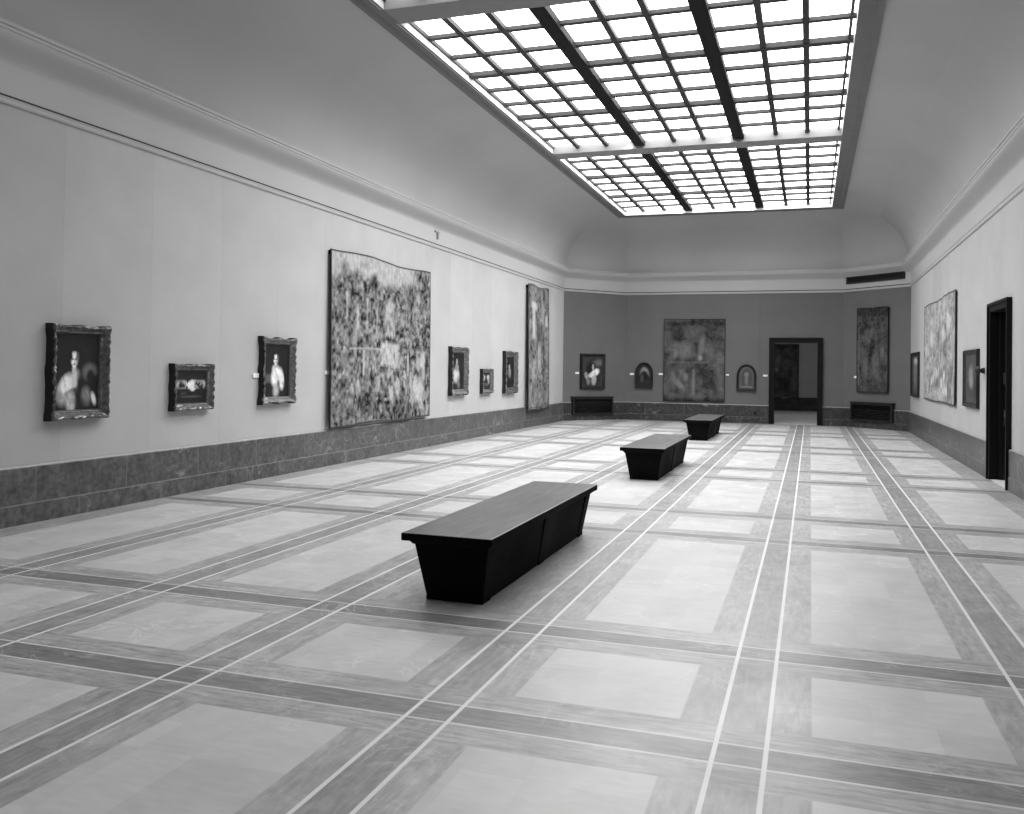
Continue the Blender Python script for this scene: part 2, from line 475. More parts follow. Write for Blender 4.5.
# laylights: three bays divided by cross beams; white reveals, grid of bars, two dark longitudinal girders each
BAYS = [(1.75, 6.43), (6.73, 11.42), (11.72, 16.32)]
ZG = 3.985
for y0, y1 in ((6.43, 6.73), (11.42, 11.72)):
    struct(MB().box(OX0, OX1, y0, y1, ZB + 0.006, ZG + 0.06).build('trim_4' if y0 < 8 else 'trim_5', 'beam_plaster', bevel=0.006))
GX = (-3.28, -2.95, -2.56, -2.12, -1.68, -1.31, -0.875, -0.43, -0.06, 0.30)
for bi, (y0, y1) in enumerate(BAYS):
    w = bpy.data.objects.new('window_%d' % (bi + 1), None); COL.objects.link(w); struct(w)
    g0, g1 = (y0 + 0.02, y1 + 0.10 - 0.02)
    if bi == 2: g1 = 16.46
    g0 = g1 - 9 * 0.523
    # white reveal
    r = MB(); e = 0.0
    r.box(OX0 - 0.03, OX0, y0 - 0.0, y1, ZB + 0.012, ZG + 0.02); r.box(OX1, OX1 + 0.03, y0, y1, ZB + 0.012, ZG + 0.02)
    if bi == 2: r.box(OX0 - 0.03, OX1 + 0.03, y1, y1 + 0.03, ZB + 0.012, ZG - 0.035)
    if bi == 0: r.box(OX0 - 0.03, OX1 + 0.03, y0 - 0.03, y0, ZB + 0.012, ZG - 0.035)
    r.build('reveal', 'white_paint', w)
    gl = MB()
    gl.add([(OX0 - 0.02, g0 - 0.02, ZG), (OX1 + 0.02, g0 - 0.02, ZG), (OX1 + 0.02, g1 + 0.02, ZG), (OX0 - 0.02, g1 + 0.02, ZG)], [(0, 3, 2, 1)])
    gl.build('glazing', 'skyglass' if bi else 'skyglass_near', w, fix=False)
    gb = MB()
    for k in (1, 2, 4, 5, 7, 8): gb.box(GX[k] - 0.027, GX[k] + 0.027, g0, g1, ZG - 0.045, ZG - 0.004)
    for k in (0, 9):
        s = 0.012; gb.box(GX[k] - s, GX[k] + s, g0, g1, ZG - 0.04, ZG - 0.004)
    for j in range(10):
        yy = g0 + j * 0.523
        big = j % 3 == 0
        hw = 0.046 if big else 0.029
        gb.box(OX0, OX1, yy - hw, yy + hw, ZG - (0.050 if big else 0.036), ZG - 0.003)
    gb.build('glazing_bars', 'bar', w)
    for k in (3, 6):
        MB().box(GX[k] - 0.068, GX[k] + 0.068, g0, g1, ZG - 0.07, ZG - 0.002).build('girder', 'beam', w)

# ------------------------------------------------------------------ doorways
def casing(mb, x0, x1, zt, w=0.092, d0=-0.04, d1=WALL_T + 0.02):
    """architrave with a raised outer bead, local x along wall, y into wall"""
    for a, b in ((x0 - w, x0), (x1, x1 + w)):
        mb.box(a, b, d0, d1, 0, zt)
    mb.box(x0 - w, x1 + w, d0, d1, zt, zt + w)
    mb.box(x0 - w - 0.006, x0 - w + 0.022, d0 - 0.015, 0, 0, zt + w + 0.006)
    mb.box(x1 + w - 0.022, x1 + w + 0.006, d0 - 0.015, 0, 0, zt + w + 0.006)
    mb.box(x0 - w + 0.022, x1 + w - 0.022, d0 - 0.015, 0, zt + w - 0.022, zt + w + 0.006)


d1 = bpy.data.objects.new('door_1', None); COL.objects.link(d1); struct(place(d1, 0, YF))
c = MB(); casing(c, END_DOOR[0], END_DOOR[1], END_DOOR[2]); c.build('casing', 'black_paint', d1)
MB().box(END_DOOR[0], END_DOOR[1], -0.02, WALL_T + 0.05, -0.01, 0.004).build('threshold', 'pale_stone', d1)

d2 = bpy.data.objects.new('door_2', None); COL.objects.link(d2); struct(place(d2, XR, 0, 0, -math.pi / 2))
# local x = -Y
PASS = 0.75       # depth of the passage through the thick wall
c = MB(); casing(c, -SIDE_DOOR[1] + 0.0, -SIDE_DOOR[0], SIDE_DOOR[2], w=0.075, d0=-0.03); c.build('casing', 'black_paint', d2)
# leaf folded back along the far side of the passage
lf = MB(); lx = -SIDE_DOOR[1] + 0.012
lf.box(lx, lx + 0.035, 0.05, 0.72, 0.012, 1.67)
for z0, z1 in ((0.12, 0.60), (0.72, 1.05), (1.17, 1.58)):
    for y0, y1 in ((0.09, 0.36), (0.41, 0.68)):
        lf.box(lx + 0.035, lx + 0.041, y0, y1, z0, z1)
leaf = lf.build('door_leaf', 'black_paint', d2, bevel=0.003)
kp = MB().box(lx + 0.035, lx + 0.040, 0.085, 0.135, 0.52, 0.68).build('lock_plate', 'bronze', leaf)
MB().lathe([(0.012, 0), (0.012, 0.03), (0.030, 0.04), (0.032, 0.055), (0.020, 0.068), (0.002, 0.07)], (lx + 0.04, 0.11, 0.625), 'x', 14).build('knob', 'bronze', leaf, smooth=40)
MB().box(lx + 0.035, lx + 0.043, 0.08, 0.14, 0.92, 1.03).build('push_plate', 'bronze', leaf)
MB().box(-SIDE_DOOR[1], -SIDE_DOOR[0], -0.02, PASS + 0.03, -0.03, 0.004).build('threshold', 'pale_stone', d2)

# room beyond the end doorway
ZR = 2.9
def shell(name, x0, x1, y0, y1, z0, z1, mat): return struct(MB().box(x0, x1, y0, y1, z0, z1).build(name, mat))
shell('floor', -4.0, 3.0, YF + WALL_T, 24.9, -0.12, 0.0, 'pale_stone')
shell('wall_beyond_far', -4.0, 3.0, 24.75, 24.9, 0, ZR, 'fabric')
shell('wall_beyond_left', -4.1, -4.0, YF + WALL_T, 24.9, 0, ZR, 'fabric')
shell('wall_beyond_right', 3.0, 3.1, YF + WALL_T, 24.9, 0, ZR, 'fabric')
shell('ceiling', -4.1, 3.1, YF + WALL_T, 24.9, ZR, ZR + 0.1, 'plaster')
shell('baseboard_beyond', -4.0, 3.0, 24.71, 24.75, 0, 0.36, 'marble_dimmed')
w4 = bpy.data.objects.new('window_4', None); COL.objects.link(w4); struct(w4)  # glowing panel out of view, added to light this room
MB().box(-2.0, 1.0, 19.5, 23.0, ZR - 0.03, ZR - 0.005).build('glazing', 'beyond_glow', w4)
fr = MB()
for x in (-2.03, -1.0, 0.0, 1.0): fr.box(x, x + 0.03, 19.47, 23.03, ZR - 0.05, ZR)
for y in (19.47, 20.6, 21.8, 23.0): fr.box(-2.03, 1.03, y, y + 0.03, ZR - 0.048, ZR)
fr.build('glazing_bars', 'bar', w4)

# passage and room beyond the side doorway
shell('floor', XR + WALL_T, 5.0, 7.4, 11.4, -0.12, 0.0, 'pale_stone')
sp = MB().box(XR + WALL_T, XR + PASS, SIDE_DOOR[1] + 0.0, SIDE_DOOR[1] + 0.3, 0, 2.2)
sp.box(XR + WALL_T, XR + PASS, SIDE_DOOR[0] - 0.3, SIDE_DOOR[0], 0, 2.2)
sp.box(XR + WALL_T, XR + PASS, SIDE_DOOR[0], SIDE_DOOR[1], SIDE_DOOR[2], 2.2)
struct(sp.build('wall_passage', 'black_paint'))
shell('wall_side_right', 5.0, 5.1, 7.4, 11.4, 0, ZR, 'fabric_dimmed')
shell('wall_side_far', XR + WALL_T, 5.0, 11.4, 11.5, 0, ZR, 'fabric_dimmed')
shell('wall_side_near', XR + WALL_T, 5.0, 7.3, 7.4, 0, ZR, 'fabric_dimmed')
shell('ceiling', XR + WALL_T, 5.1, 7.3, 11.5, ZR, ZR + 0.1, 'plaster')
w5 = bpy.data.objects.new('window_5', None); COL.objects.link(w5); struct(w5)  # glowing panel out of view, added to light the side room
MB().box(2.7, 4.3, 8.2, 10.6, ZR - 0.03, ZR - 0.005).build('glazing', 'side_glow', w5)
fr = MB()
for x in (2.67, 3.2, 3.73, 4.27): fr.box(x, x + 0.03, 8.17, 10.63, ZR - 0.05, ZR)
for y in (8.17, 9.0, 9.8, 10.6): fr.box(2.67, 4.3, y, y + 0.03, ZR - 0.048, ZR)
fr.build('glazing_bars', 'bar', w5)


# ------------------------------------------------------------------ hanging on walls: local x to the viewer's right, -y towards the viewer, z up
def on_wall(wall, t, z):
    if wall == 'left': return (XL, t, z, math.pi / 2)
    if wall == 'far': return (t, YF, z, 0.0)
    if wall == 'beyond': return (t, 24.75, z, 0.0)
    if wall == 'right': return (XR, -t, z, -math.pi / 2)
    i = {'far_left': 1, 'far_right': 3}[wall]
    a, b, L, rot = side_frame(i)
    d = (b - a) / L
    return (a[0] + d[0] * t, a[1] + d[1] * t, z, rot)


def stand_off(wall, d, *q):
    """sizes were surveyed on the wall's plane; a front that stands d in front of it is that much nearer"""
    k = {'left': (-XL - d) / -XL, 'right': (XR - d) / XR, 'far': (YF - d) / YF}.get(wall, 1.0)
    if wall == 'far': return q
    return [v * k for v in q]


# ---- pigments
def blob(X, Z, cx, cz, rx, rz, soft=0.35, ang=0.0):
    c, s = math.cos(ang), math.sin(ang)
    dx, dz = X - cx, Z - cz
    r = np.sqrt(((dx * c + dz * s) / rx) ** 2 + ((-dx * s + dz * c) / rz) ** 2)
    return np.clip((1 + soft - r) / (2 * soft), 0, 1)


def rectm(X, Z, x0, x1, z0, z1, soft=0.01):
    f = lambda v, a, b: np.clip((v - a) / soft, 0, 1) * np.clip((b - v) / soft, 0, 1)
    return f(X, x0, x1) * f(Z, z0, z1)


def vnoise(X, Z, fx, fz, rng):
    nx, nz = int(fx) + 3, int(fz) + 3
    g = rng.random((nz, nx))
    x = X * fx; z = Z * fz
    xi = np.floor(x).astype(int); zi = np.floor(z).astype(int)
    a = x - xi; b = z - zi
    a = a * a * (3 - 2 * a); b = b * b * (3 - 2 * b)
    xi = np.clip(xi, 0, nx - 2); zi = np.clip(zi, 0, nz - 2)
    return (g[zi, xi] * (1 - a) + g[zi, xi + 1] * a) * (1 - b) + (g[zi + 1, xi] * (1 - a) + g[zi + 1, xi + 1] * a) * b


def fnoise(X, Z, f, rng, n=4, ax=1.0):
    v = 0; w = 0
    for k in range(n):
        s = 0.55 ** k
        v = v + s * vnoise(X, Z, f * ax * 2 ** k, f * 2 ** k, rng); w += s
    return v / w


def over(p, m, v): return p * (1 - m) + v * m


def face(p, X, Z, cx, cz, rx, rz, tone):
    """head with parted dark hair, neck and features"""
    q = np.clip((Z - cz) / rz, -1.2, 1.2)
    Xw = cx + (X - cx) / (1 + 0.28 * q)                                                     # narrow towards the chin
    p = over(p, blob(X, Z, cx, cz + rz * 0.1, rx * 1.6, rz * 1.35, 0.2), 0.006)             # hair
    p = over(p, blob(X, Z, cx, cz - rz * 1.15, rx * 0.55, rz * 0.6, 0.25), tone * 0.65)     # neck
    p = over(p, blob(Xw, Z, cx, cz, rx * 0.92, rz, 0.2), tone)
    for s in (-1, 1):
        p = over(p, blob(X, Z, cx + s * rx * 1.05, cz + rz * 0.60, rx * 0.52, rz * 0.75, 0.3, -s * 0.35), 0.006)
    p = over(p, blob(Xw, Z, cx + rx * 0.75, cz - rz * 0.1, rx * 0.40, rz * 0.9, 0.5) * 0.6, tone * 0.25)
    for s in (-0.42, 0.36):
        p = over(p, blob(X, Z, cx + s * rx, cz + rz * 0.10, rx * 0.30, rz * 0.10, 0.5) * 0.9, 0.04)
    p = over(p, blob(X, Z, cx + rx * 0.08, cz - rz * 0.22, rx * 0.13, rz * 0.28, 0.5) * 0.5, tone * 0.35)
    p = over(p, blob(X, Z, cx, cz - rz * 0.55, rx * 0.34, rz * 0.09, 0.5) * 0.8, 0.06)
    return p


def folds(X, Z, rng, f=9, ax=2.0):
    return 0.45 + 1.0 * fnoise(X + 0.35 * Z, Z, f, rng, 3, ax)


def paint_sleeves(X, Z, rng):
    p = 0.006 + 0.010 * fnoise(X, Z, 4, rng)
    fd = folds(X, Z, rng)
    p = over(p, blob(X, Z, 0.80, 0.50, 0.15, 0.10, 0.5) * 0.9, 0.20)
    p = over(p, blob(X, Z, 0.82, 0.44, 0.10, 0.10, 0.35), 0.010)
    p = over(p, blob(X, Z, 0.97, 0.36, 0.14, 0.10, 0.35), 0.010)
    p = over(p, blob(X, Z, 0.16, 0.20, 0.15, 0.13, 0.4, -0.4), 0.34 * fd)
    p = over(p, blob(X, Z, 0.27, 0.34, 0.18, 0.12, 0.3, 0.5), 0.85 * fd)
    p = over(p, blob(X, Z, 0.46, 0.40, 0.10, 0.13, 0.35, -0.3), 0.60)
    p = over(p, blob(X, Z, 0.40, 0.24, 0.16, 0.04, 0.5, 0.2), 0.05)
    p = over(p, blob(X, Z, 0.36, 0.10, 0.10, 0.14, 0.4), 0.50 * fd)
    p = over(p, blob(X, Z, 0.58, 0.24, 0.07, 0.26, 0.4, 0.15), 0.010)
    p = over(p, blob(X, Z, 0.72, 0.18, 0.10, 0.11, 0.5, 0.4), 0.22 * fd)
    p = over(p, blob(X, Z, 0.90, 0.14, 0.045, 0.09, 0.4, 0.5), 0.75)
    return face(p, X, Z, 0.43, 0.66, 0.088, 0.105, 0.85)


def paint_sunset(X, Z, rng):
    p = 0.008 + 0.012 * fnoise(X, Z, 5, rng)
    n = fnoise(X, Z, 6, rng, 4, 1.3)
    sky = rectm(X, Z, 0.02, 0.98, 0.42 + 0.0 * X, 0.74, 0.06) * np.clip(1 - np.abs(X - 0.5) * 0.9, 0, 1)
    p = over(p, sky * np.clip((n - 0.36) / 0.10, 0, 1), 0.45)
    p = over(p, blob(X, Z, 0.52, 0.58, 0.20, 0.13, 0.35) * np.clip((n - 0.30) / 0.08, 0, 1), 0.90)
    p = over(p, blob(X, Z, 0.56, 0.46, 0.09, 0.10, 0.4), 0.85)
    p = over(p, blob(X, Z, 0.06, 0.58, 0.06, 0.06, 0.4), 0.5); p = over(p, blob(X, Z, 0.93, 0.58, 0.05, 0.10, 0.4), 0.5)
    leaf = np.clip((fnoise(X, Z, 9, rng, 3, 1.2) - 0.36) / 0.12, 0, 1)
    for cx, cz, rx, rz in ((0.17, 0.56, 0.07, 0.12), (0.26, 0.50, 0.06, 0.10), (0.72, 0.60, 0.10, 0.10), (0.84, 0.50, 0.09, 0.12), (0.37, 0.47, 0.03, 0.10), (0.63, 0.45, 0.05, 0.06)):
        p = over(p, blob(X, Z, cx, cz, rx, rz, 0.5) * leaf, 0.010)
    p = over(p, rectm(X, Z, -0.1, 1.1, -0.1, 0.44, 0.05), 0.012)
    p = over(p, blob(X, Z, 0.56, 0.44, 0.07, 0.07, 0.4), 0.8)
    p = over(p, blob(X, Z, 0.5, 0.20, 0.28, 0.03, 0.6) * 0.7, 0.12)
    p = over(p, blob(X, Z, 0.26, 0.30, 0.08, 0.04, 0.6) * 0.5, 0.10)
    return p


def paint_shawl(X, Z, rng):
    p = 0.006 + 0.010 * fnoise(X, Z, 4, rng)
    fd = folds(X, Z, rng, 8, 1.6)
    p = over(p, rectm(X, Z, 0.05, 0.34, 0.24, 0.46, 0.06) * 0.8, 0.12)
    p = over(p, blob(X, Z, 0.46, 0.52, 0.13, 0.10, 0.35), 0.70 * fd)
    p = over(p, blob(X, Z, 0.48, 0.36, 0.18, 0.17, 0.3), 0.80 * fd)
    p = over(p, blob(X, Z, 0.68, 0.34, 0.11, 0.20, 0.3, 0.25), 0.85 * fd)
    p = over(p, blob(X, Z, 0.58, 0.24, 0.05, 0.07, 0.5), 0.10)
    p = over(p, blob(X, Z, 0.48, 0.10, 0.11, 0.12, 0.5), 0.45 * fd)
    return face(p, X, Z, 0.46, 0.71, 0.105, 0.095, 0.72)


def paint_tall_lady(X, Z, rng):
    p = 0.008 + 0.012 * fnoise(X, Z, 4, rng)
    p = over(p, blob(X, Z, 0.36, 0.38, 0.26, 0.19, 0.3), 0.50)
    p = over(p, blob(X, Z, 0.42, 0.60, 0.15, 0.10, 0.4), 0.25)
    p = over(p, blob(X, Z, 0.56, 0.16, 0.10, 0.16, 0.5, 0.4), 0.14)
    p = p * (0.7 + 0.6 * fnoise(X, Z, 8, rng))
    return face(p, X, Z, 0.42, 0.76, 0.11, 0.075, 0.36)


def paint_group(X, Z, rng):
    p = 0.015 + 0.03 * fnoise(X, Z, 5, rng)
    p = over(p, blob(X, Z, 0.24, 0.68, 0.17, 0.18, 0.4), 0.48)
    p = over(p, blob(X, Z, 0.76, 0.72, 0.15, 0.15, 0.4), 0.50)
    p = over(p, blob(X, Z, 0.82, 0.48, 0.10, 0.16, 0.4), 0.30)
    p = over(p, blob(X, Z, 0.45, 0.45, 0.17, 0.28, 0.4), 0.015)
    p = over(p, blob(X, Z, 0.58, 0.30, 0.2, 0.10, 0.5), 0.10)
    return p * (0.6 + 0.8 * fnoise(X, Z, 9, rng))


def paint_pale_face(X, Z, rng):
    p = 0.008 + 0.012 * fnoise(X, Z, 4, rng)
    p = over(p, blob(X, Z, 0.50, 0.52, 0.13, 0.17, 0.5, 0.3), 0.26)
    p = over(p, blob(X, Z, 0.32, 0.50, 0.10, 0.10, 0.5), 0.09)
    p = p * (0.7 + 0.6 * fnoise(X, Z, 8, rng))
    return face(p, X, Z, 0.46, 0.68, 0.12, 0.075, 0.36)


def paint_seated_white(X, Z, rng):
    p = 0.012 + 0.05 * fnoise(X, Z, 5, rng)
    fd = folds(X, Z, rng, 8, 1.4)
    p = over(p, blob(X, Z, 0.82, 0.80, 0.25, 0.10, 0.5) * 0.9, 0.14)
    p = over(p, blob(X, Z, 0.34, 0.58, 0.17, 0.20, 0.35), 0.010)
    p = over(p, blob(X, Z, 0.66, 0.47, 0.20, 0.11, 0.3, 0.3), 0.85 * fd)
    p = over(p, blob(X, Z, 0.50, 0.38, 0.20, 0.09, 0.35, 0.2), 0.70 * fd)
    p = over(p, blob(X, Z, 0.20, 0.34, 0.08, 0.13, 0.4, 0.5), 0.40 * fd)
    p = over(p, blob(X, Z, 0.58, 0.20, 0.12, 0.17, 0.35, -0.15), 0.45 * fd)
    p = over(p, blob(X, Z, 0.30, 0.16, 0.08, 0.12, 0.4), 0.25 * fd)
    return face(p, X, Z, 0.53, 0.66, 0.075, 0.08, 0.5)


def paint_crescent(X, Z, rng):
    p = 0.010 + 0.02 * fnoise(X, Z, 5, rng)
    p = over(p, blob(X, Z, 0.55, 0.66, 0.30, 0.20, 0.4), 0.30)
    p = over(p, blob(X, Z, 0.52, 0.50, 0.32, 0.22, 0.3), 0.008)
    p = over(p, blob(X, Z, 0.36, 0.36, 0.10, 0.16, 0.6), 0.08)
    return p


def paint_saint(X, Z, rng):
    p = 0.06 + 0.06 * fnoise(X, Z, 6, rng)
    p = over(p, blob(X, Z, 0.5, 0.5, 0.36, 0.40, 0.2) * 0.8, 0.06)
    p = over(p, blob(X, Z, 0.5, 0.64, 0.14, 0.11, 0.4), 0.20)
    p = over(p, blob(X, Z, 0.5, 0.40, 0.11, 0.24, 0.4), 0.16)
    p = over(p, rectm(X, Z, 0.1, 0.9, 0.04, 0.12, 0.02), 0.18)
    return p


def paint_robed(X, Z, rng):
    p = 0.03 + 0.06 * fnoise(X, Z, 4, rng)
    p = over(p, blob(X, Z, 0.50, 0.84, 0.24, 0.10, 0.3), 0.60)
    p = over(p, blob(X, Z, 0.46, 0.52, 0.22, 0.34, 0.4), 0.20)
    return p * (0.7 + 0.6 * fnoise(X, Z, 8, rng))


def paint_draped(X, Z, rng):
    p = 0.045 + 0.05 * fnoise(X, Z, 5, rng)
    p = over(p, blob(X, Z, 0.44, 0.62, 0.16, 0.16, 0.5), 0.22)
    p = over(p, blob(X, Z, 0.50, 0.42, 0.18, 0.13, 0.5), 0.26)
    p = over(p, rectm(X, Z, 0.1, 0.9, 0.0, 0.12, 0.05) * 0.6, 0.10)
    p = over(p, blob(X, Z, 0.78, 0.30, 0.18, 0.2, 0.5) * 0.7, 0.03)
    return p * (0.75 + 0.5 * fnoise(X, Z, 7, rng))


# ---- gilt frames
def frame_mesh(x0, x1, z0, z1, w, D, orn, n=44, seed=1, sel=(2, 11)):
    """carved moulding mitred at the corners; orn swells the outline at corners and centres"""
    rng = np.random.default_rng(seed)
    prof = [(0.0, 0.0), (0.0, 0.60), (0.05, 0.88), (0.13, 1.0), (0.24, 0.98), (0.36, 0.84), (0.50, 0.66), (0.66, 0.52), (0.74, 0.54), (0.82, 0.48), (1.0, 0.30), (1.0, 0.22)]
    K = len(prof)
    mb = MB()
    sides = [((x0, z0), (x1, z0), (0, -1)), ((x1, z0), (x1, z1), (1, 0)), ((x1, z1), (x0, z1), (0, 1)), ((x0, z1), (x0, z0), (-1, 0))]
    for (ax, az), (bx, bz), (ox, oz) in sides:
        L = math.hypot(bx - ax, bz - az); tx, tz = (bx - ax) / L, (bz - az) / L
        vs = []
        for i in range(n + 1):
            s = i / n
            c = s * L
            e = min(c, L - c)
            sw = orn * (math.exp(-(e / (w * 1.1)) ** 2) * 0.9 + math.exp(-((c - L / 2) / (w * 0.9)) ** 2) * 0.8)
            sw += orn * 0.10 * math.sin(c / w * 1.3) * math.sin(c / w * 3.1) * (1 if 0 < i < n else 1)
            for k, (u, d) in enumerate(prof):
                ins = u * w
                f = min(max(s, ins / L), 1 - ins / L)
                # mitre: scale the run so that both ends meet on the diagonal
                px = ax + tx * (ins + s * (L - 2 * ins)) - ox * ins
                pz = az + tz * (ins + s * (L - 2 * ins)) - oz * ins
                fade = max(0.0, 1 - u * 2.2)
                edge = 0.0 if i in (0, n) else 1.0
                corner = sw * fade
                px += ox * corner; pz += oz * corner
                if i == 0: px -= tx * corner; pz -= tz * corner
                if i == n: px += tx * corner; pz += tz * corner
                bump = 0.0
                if orn and 2 <= k <= 5 and edge: bump = D * 0.07 * math.sin(c / w * 5 + k * 1.7) + D * 0.16 * (rng.random() - 0.5)
                if 7 <= k <= 9 and edge: bump = D * 0.05 * math.sin(c / w * 16)
                vs.append((px, -(d * D + bump), pz))
        mb.add(vs, [(i * K + k, (i + 1) * K + k, (i + 1) * K + k + 1, i * K + k + 1) for i in range(n) for k in range(*sel)])
    return mb


def canvas_mesh(x0, x1, z0, z1, y, painter, nx, nz, seed, topf=None):
    rng = np.random.default_rng(seed)
    u = np.linspace(0, 1, nx + 1); v = np.linspace(0, 1, nz + 1)
    X, Z = np.meshgrid(u, v)
    p = np.clip(painter(X, Z, rng), 0.003, 0.9)
    px = x0 + (x1 - x0) * X
    H = (z1 - z0) * (topf(X) if topf else 1.0)
    pz = z0 + H * Z
    mb = MB()
    mb.add(np.stack([px.ravel(), np.full(px.size, y), pz.ravel()], 1).tolist(),
           [(j * (nx + 1) + i, j * (nx + 1) + i + 1, (j + 1) * (nx + 1) + i + 1, (j + 1) * (nx + 1) + i) for j in range(nz) for i in range(nx)])
    return mb, p.ravel()


def picture(wall, t0, t1, z0, z1, w, D, orn, painter, label, mat='gilt', res=(60, 90), seed=1, cat='painting'):
    """z measured from the camera's height"""
    t0, t1, z0, z1 = stand_off(wall, D * 0.55, t0 + orn * 0.7, t1 - orn * 0.7, z0 + orn * 0.7, z1 - orn * 0.7)
    x, y, z, rot = on_wall(wall, (t0 + t1) / 2, z0 + 1)
    o = thing('framed_painting', label, cat, x, y, z, rot)
    h = (t1 - t0) / 2; H = z1 - z0
    frame_mesh(-h, h, 0, H, w, D, orn, seed=seed).build('frame', mat, o, smooth=50, fix=False)
    frame_mesh(-h, h, 0, H, w, D, orn, seed=seed, sel=(0, 2)).build('frame_shade_edge', 'lining', o, fix=False)  # outer edge coloured near-black to stand in for its shade
    mb, p = canvas_mesh(-h + w, h - w, w, H - w, -0.28 * D, painter, res[0], res[1], seed)
    mb.build('canvas', 'canvas', o, colours=p, fix=False)
    MB().box(-h + w * 0.5, h - w * 0.5, -0.24 * D, -0.002, w * 0.5, H - w * 0.5).build('backing', 'lining', o)
    return o


picture('left', 4.462, 4.955, -0.375, 0.252, 0.056, 0.075, 0.010, paint_sleeves,
        'large ornate-framed portrait of a dark-haired woman in pale sleeves, nearest picture on the left wall', seed=3, res=(80, 120))
picture('left', 5.620, 6.095, -0.360, 0.004, 0.050, 0.065, 0.008, paint_sunset,
        'small wide landscape of dark trees against bright sky in a carved frame, between two portraits', seed=4, res=(80, 60))
picture('left', 6.775, 7.310, -0.348, 0.258, 0.052, 0.065, 0.020, paint_shawl,
        'portrait of a woman in a white shawl, scalloped frame, just before the big tapestry', seed=5, res=(70, 100))
picture('left', 11.16, 11.77, -0.375, 0.292, 0.075, 0.07, 0.010, paint_tall_lady,
        'tall framed portrait of a lady in pale dress, first picture beyond the big tapestry', seed=6)
picture('left', 12.37, 12.83, -0.372, -0.005, 0.055, 0.06, 0.006, paint_group,
        'smallest framed painting on the left wall, low between two taller portraits', seed=7)
picture('left', 13.40, 14.02, -0.395, 0.284, 0.085, 0.07, 0.010, paint_pale_face,
        'framed dark portrait with a pale face, hung just before the narrow left-wall tapestry', seed=8)
picture('far_left', 0.400, 0.998, -0.378, 0.325, 0.062, 0.06, 0.0, paint_seated_white,
        'framed painting of a seated figure in white above the far left radiator grille', 'gilt_dark', seed=9)
picture('right', -16.95, -15.83, -0.375, 0.375, 0.055, 0.035, 0.0, paint_robed,
        'dark framed painting with a pale patch at its top, right wall beside the far corner', 'gilt_dark', seed=10)
picture('right', -11.32, -10.43, -0.352, 0.283, 0.055, 0.035, 0.0, paint_draped,
        'dark framed painting of pale drapery on right wall, between light tapestry and black doorway', 'gilt_dark', seed=12)


def arched(t0, t1, z0, z1, painter, label, mat, seed):
    x, y, z, rot = on_wall('far', (t0 + t1) / 2, z0 + 1)
    o = thing('arched_painting', label, 'painting', x, y, z, rot)
    h = (t1 - t0) / 2; H = z1 - z0; w = 0.046; D = 0.05
    spring = 0.52 * H
    def outline(i):     # inset outline, bottom-left round to bottom-right over a round arch
        hh = h - i
        pts = [(-hh, i)]
        n = 24
        for k in range(n + 1):
            a = math.pi - math.pi * k / n
            pts.append((hh * math.cos(a) if 0 < k < n else (-hh if k == 0 else hh), spring + (H - spring - i) * math.sin(a) ** 0.9 if 0 < k < n else spring))
        pts.append((hh, i))
        return pts
    prof = [(0, 0), (0, 0.7), (0.15, 1.0), (0.4, 0.9), (0.6, 0.6), (0.85, 0.6), (1.0, 0.35), (1.0, 0.2)]
    mb = MB(); rings = [[(px, -d * D, pz) for px, pz in outline(u * w)] for u, d in prof]
    n = len(rings[0])
    mb.add([q for r in rings for q in r], [(j * n + i, j * n + (i + 1) % n, (j + 1) * n + (i + 1) % n, (j + 1) * n + i) for j in range(len(prof) - 1) for i in range(n)])
    mb.build('frame', mat, o, smooth=40)
    MB().box(-h, h, -D * 1.05, 0, 0.0, 0.03).build('sill', mat, o, bevel=0.004)
    Hi = H - 2 * w
    def topf(X):
        q = np.clip(1 - (2 * X - 1) ** 2, 0, 1) ** 0.5
        return (spring - w + (H - spring - w) * q) / Hi
    m2, p = canvas_mesh(-h + w, h - w, w, H - w, -0.25 * D, painter, 40, 50, seed, topf)
    m2.build('canvas', 'canvas', o, colours=p, fix=False)
    return o


arched(-3.400, -3.030, -0.352, 0.172, paint_crescent, 'small dark round-topped painting on the far wall, left of the dark tapestry', 'gilt_dark', 21)
arched(-1.378, -1.000, -0.368, 0.156, paint_saint, 'small round-topped painting of a standing figure, far wall, between dark tapestry and doorway', 'gilt_dark', 22)


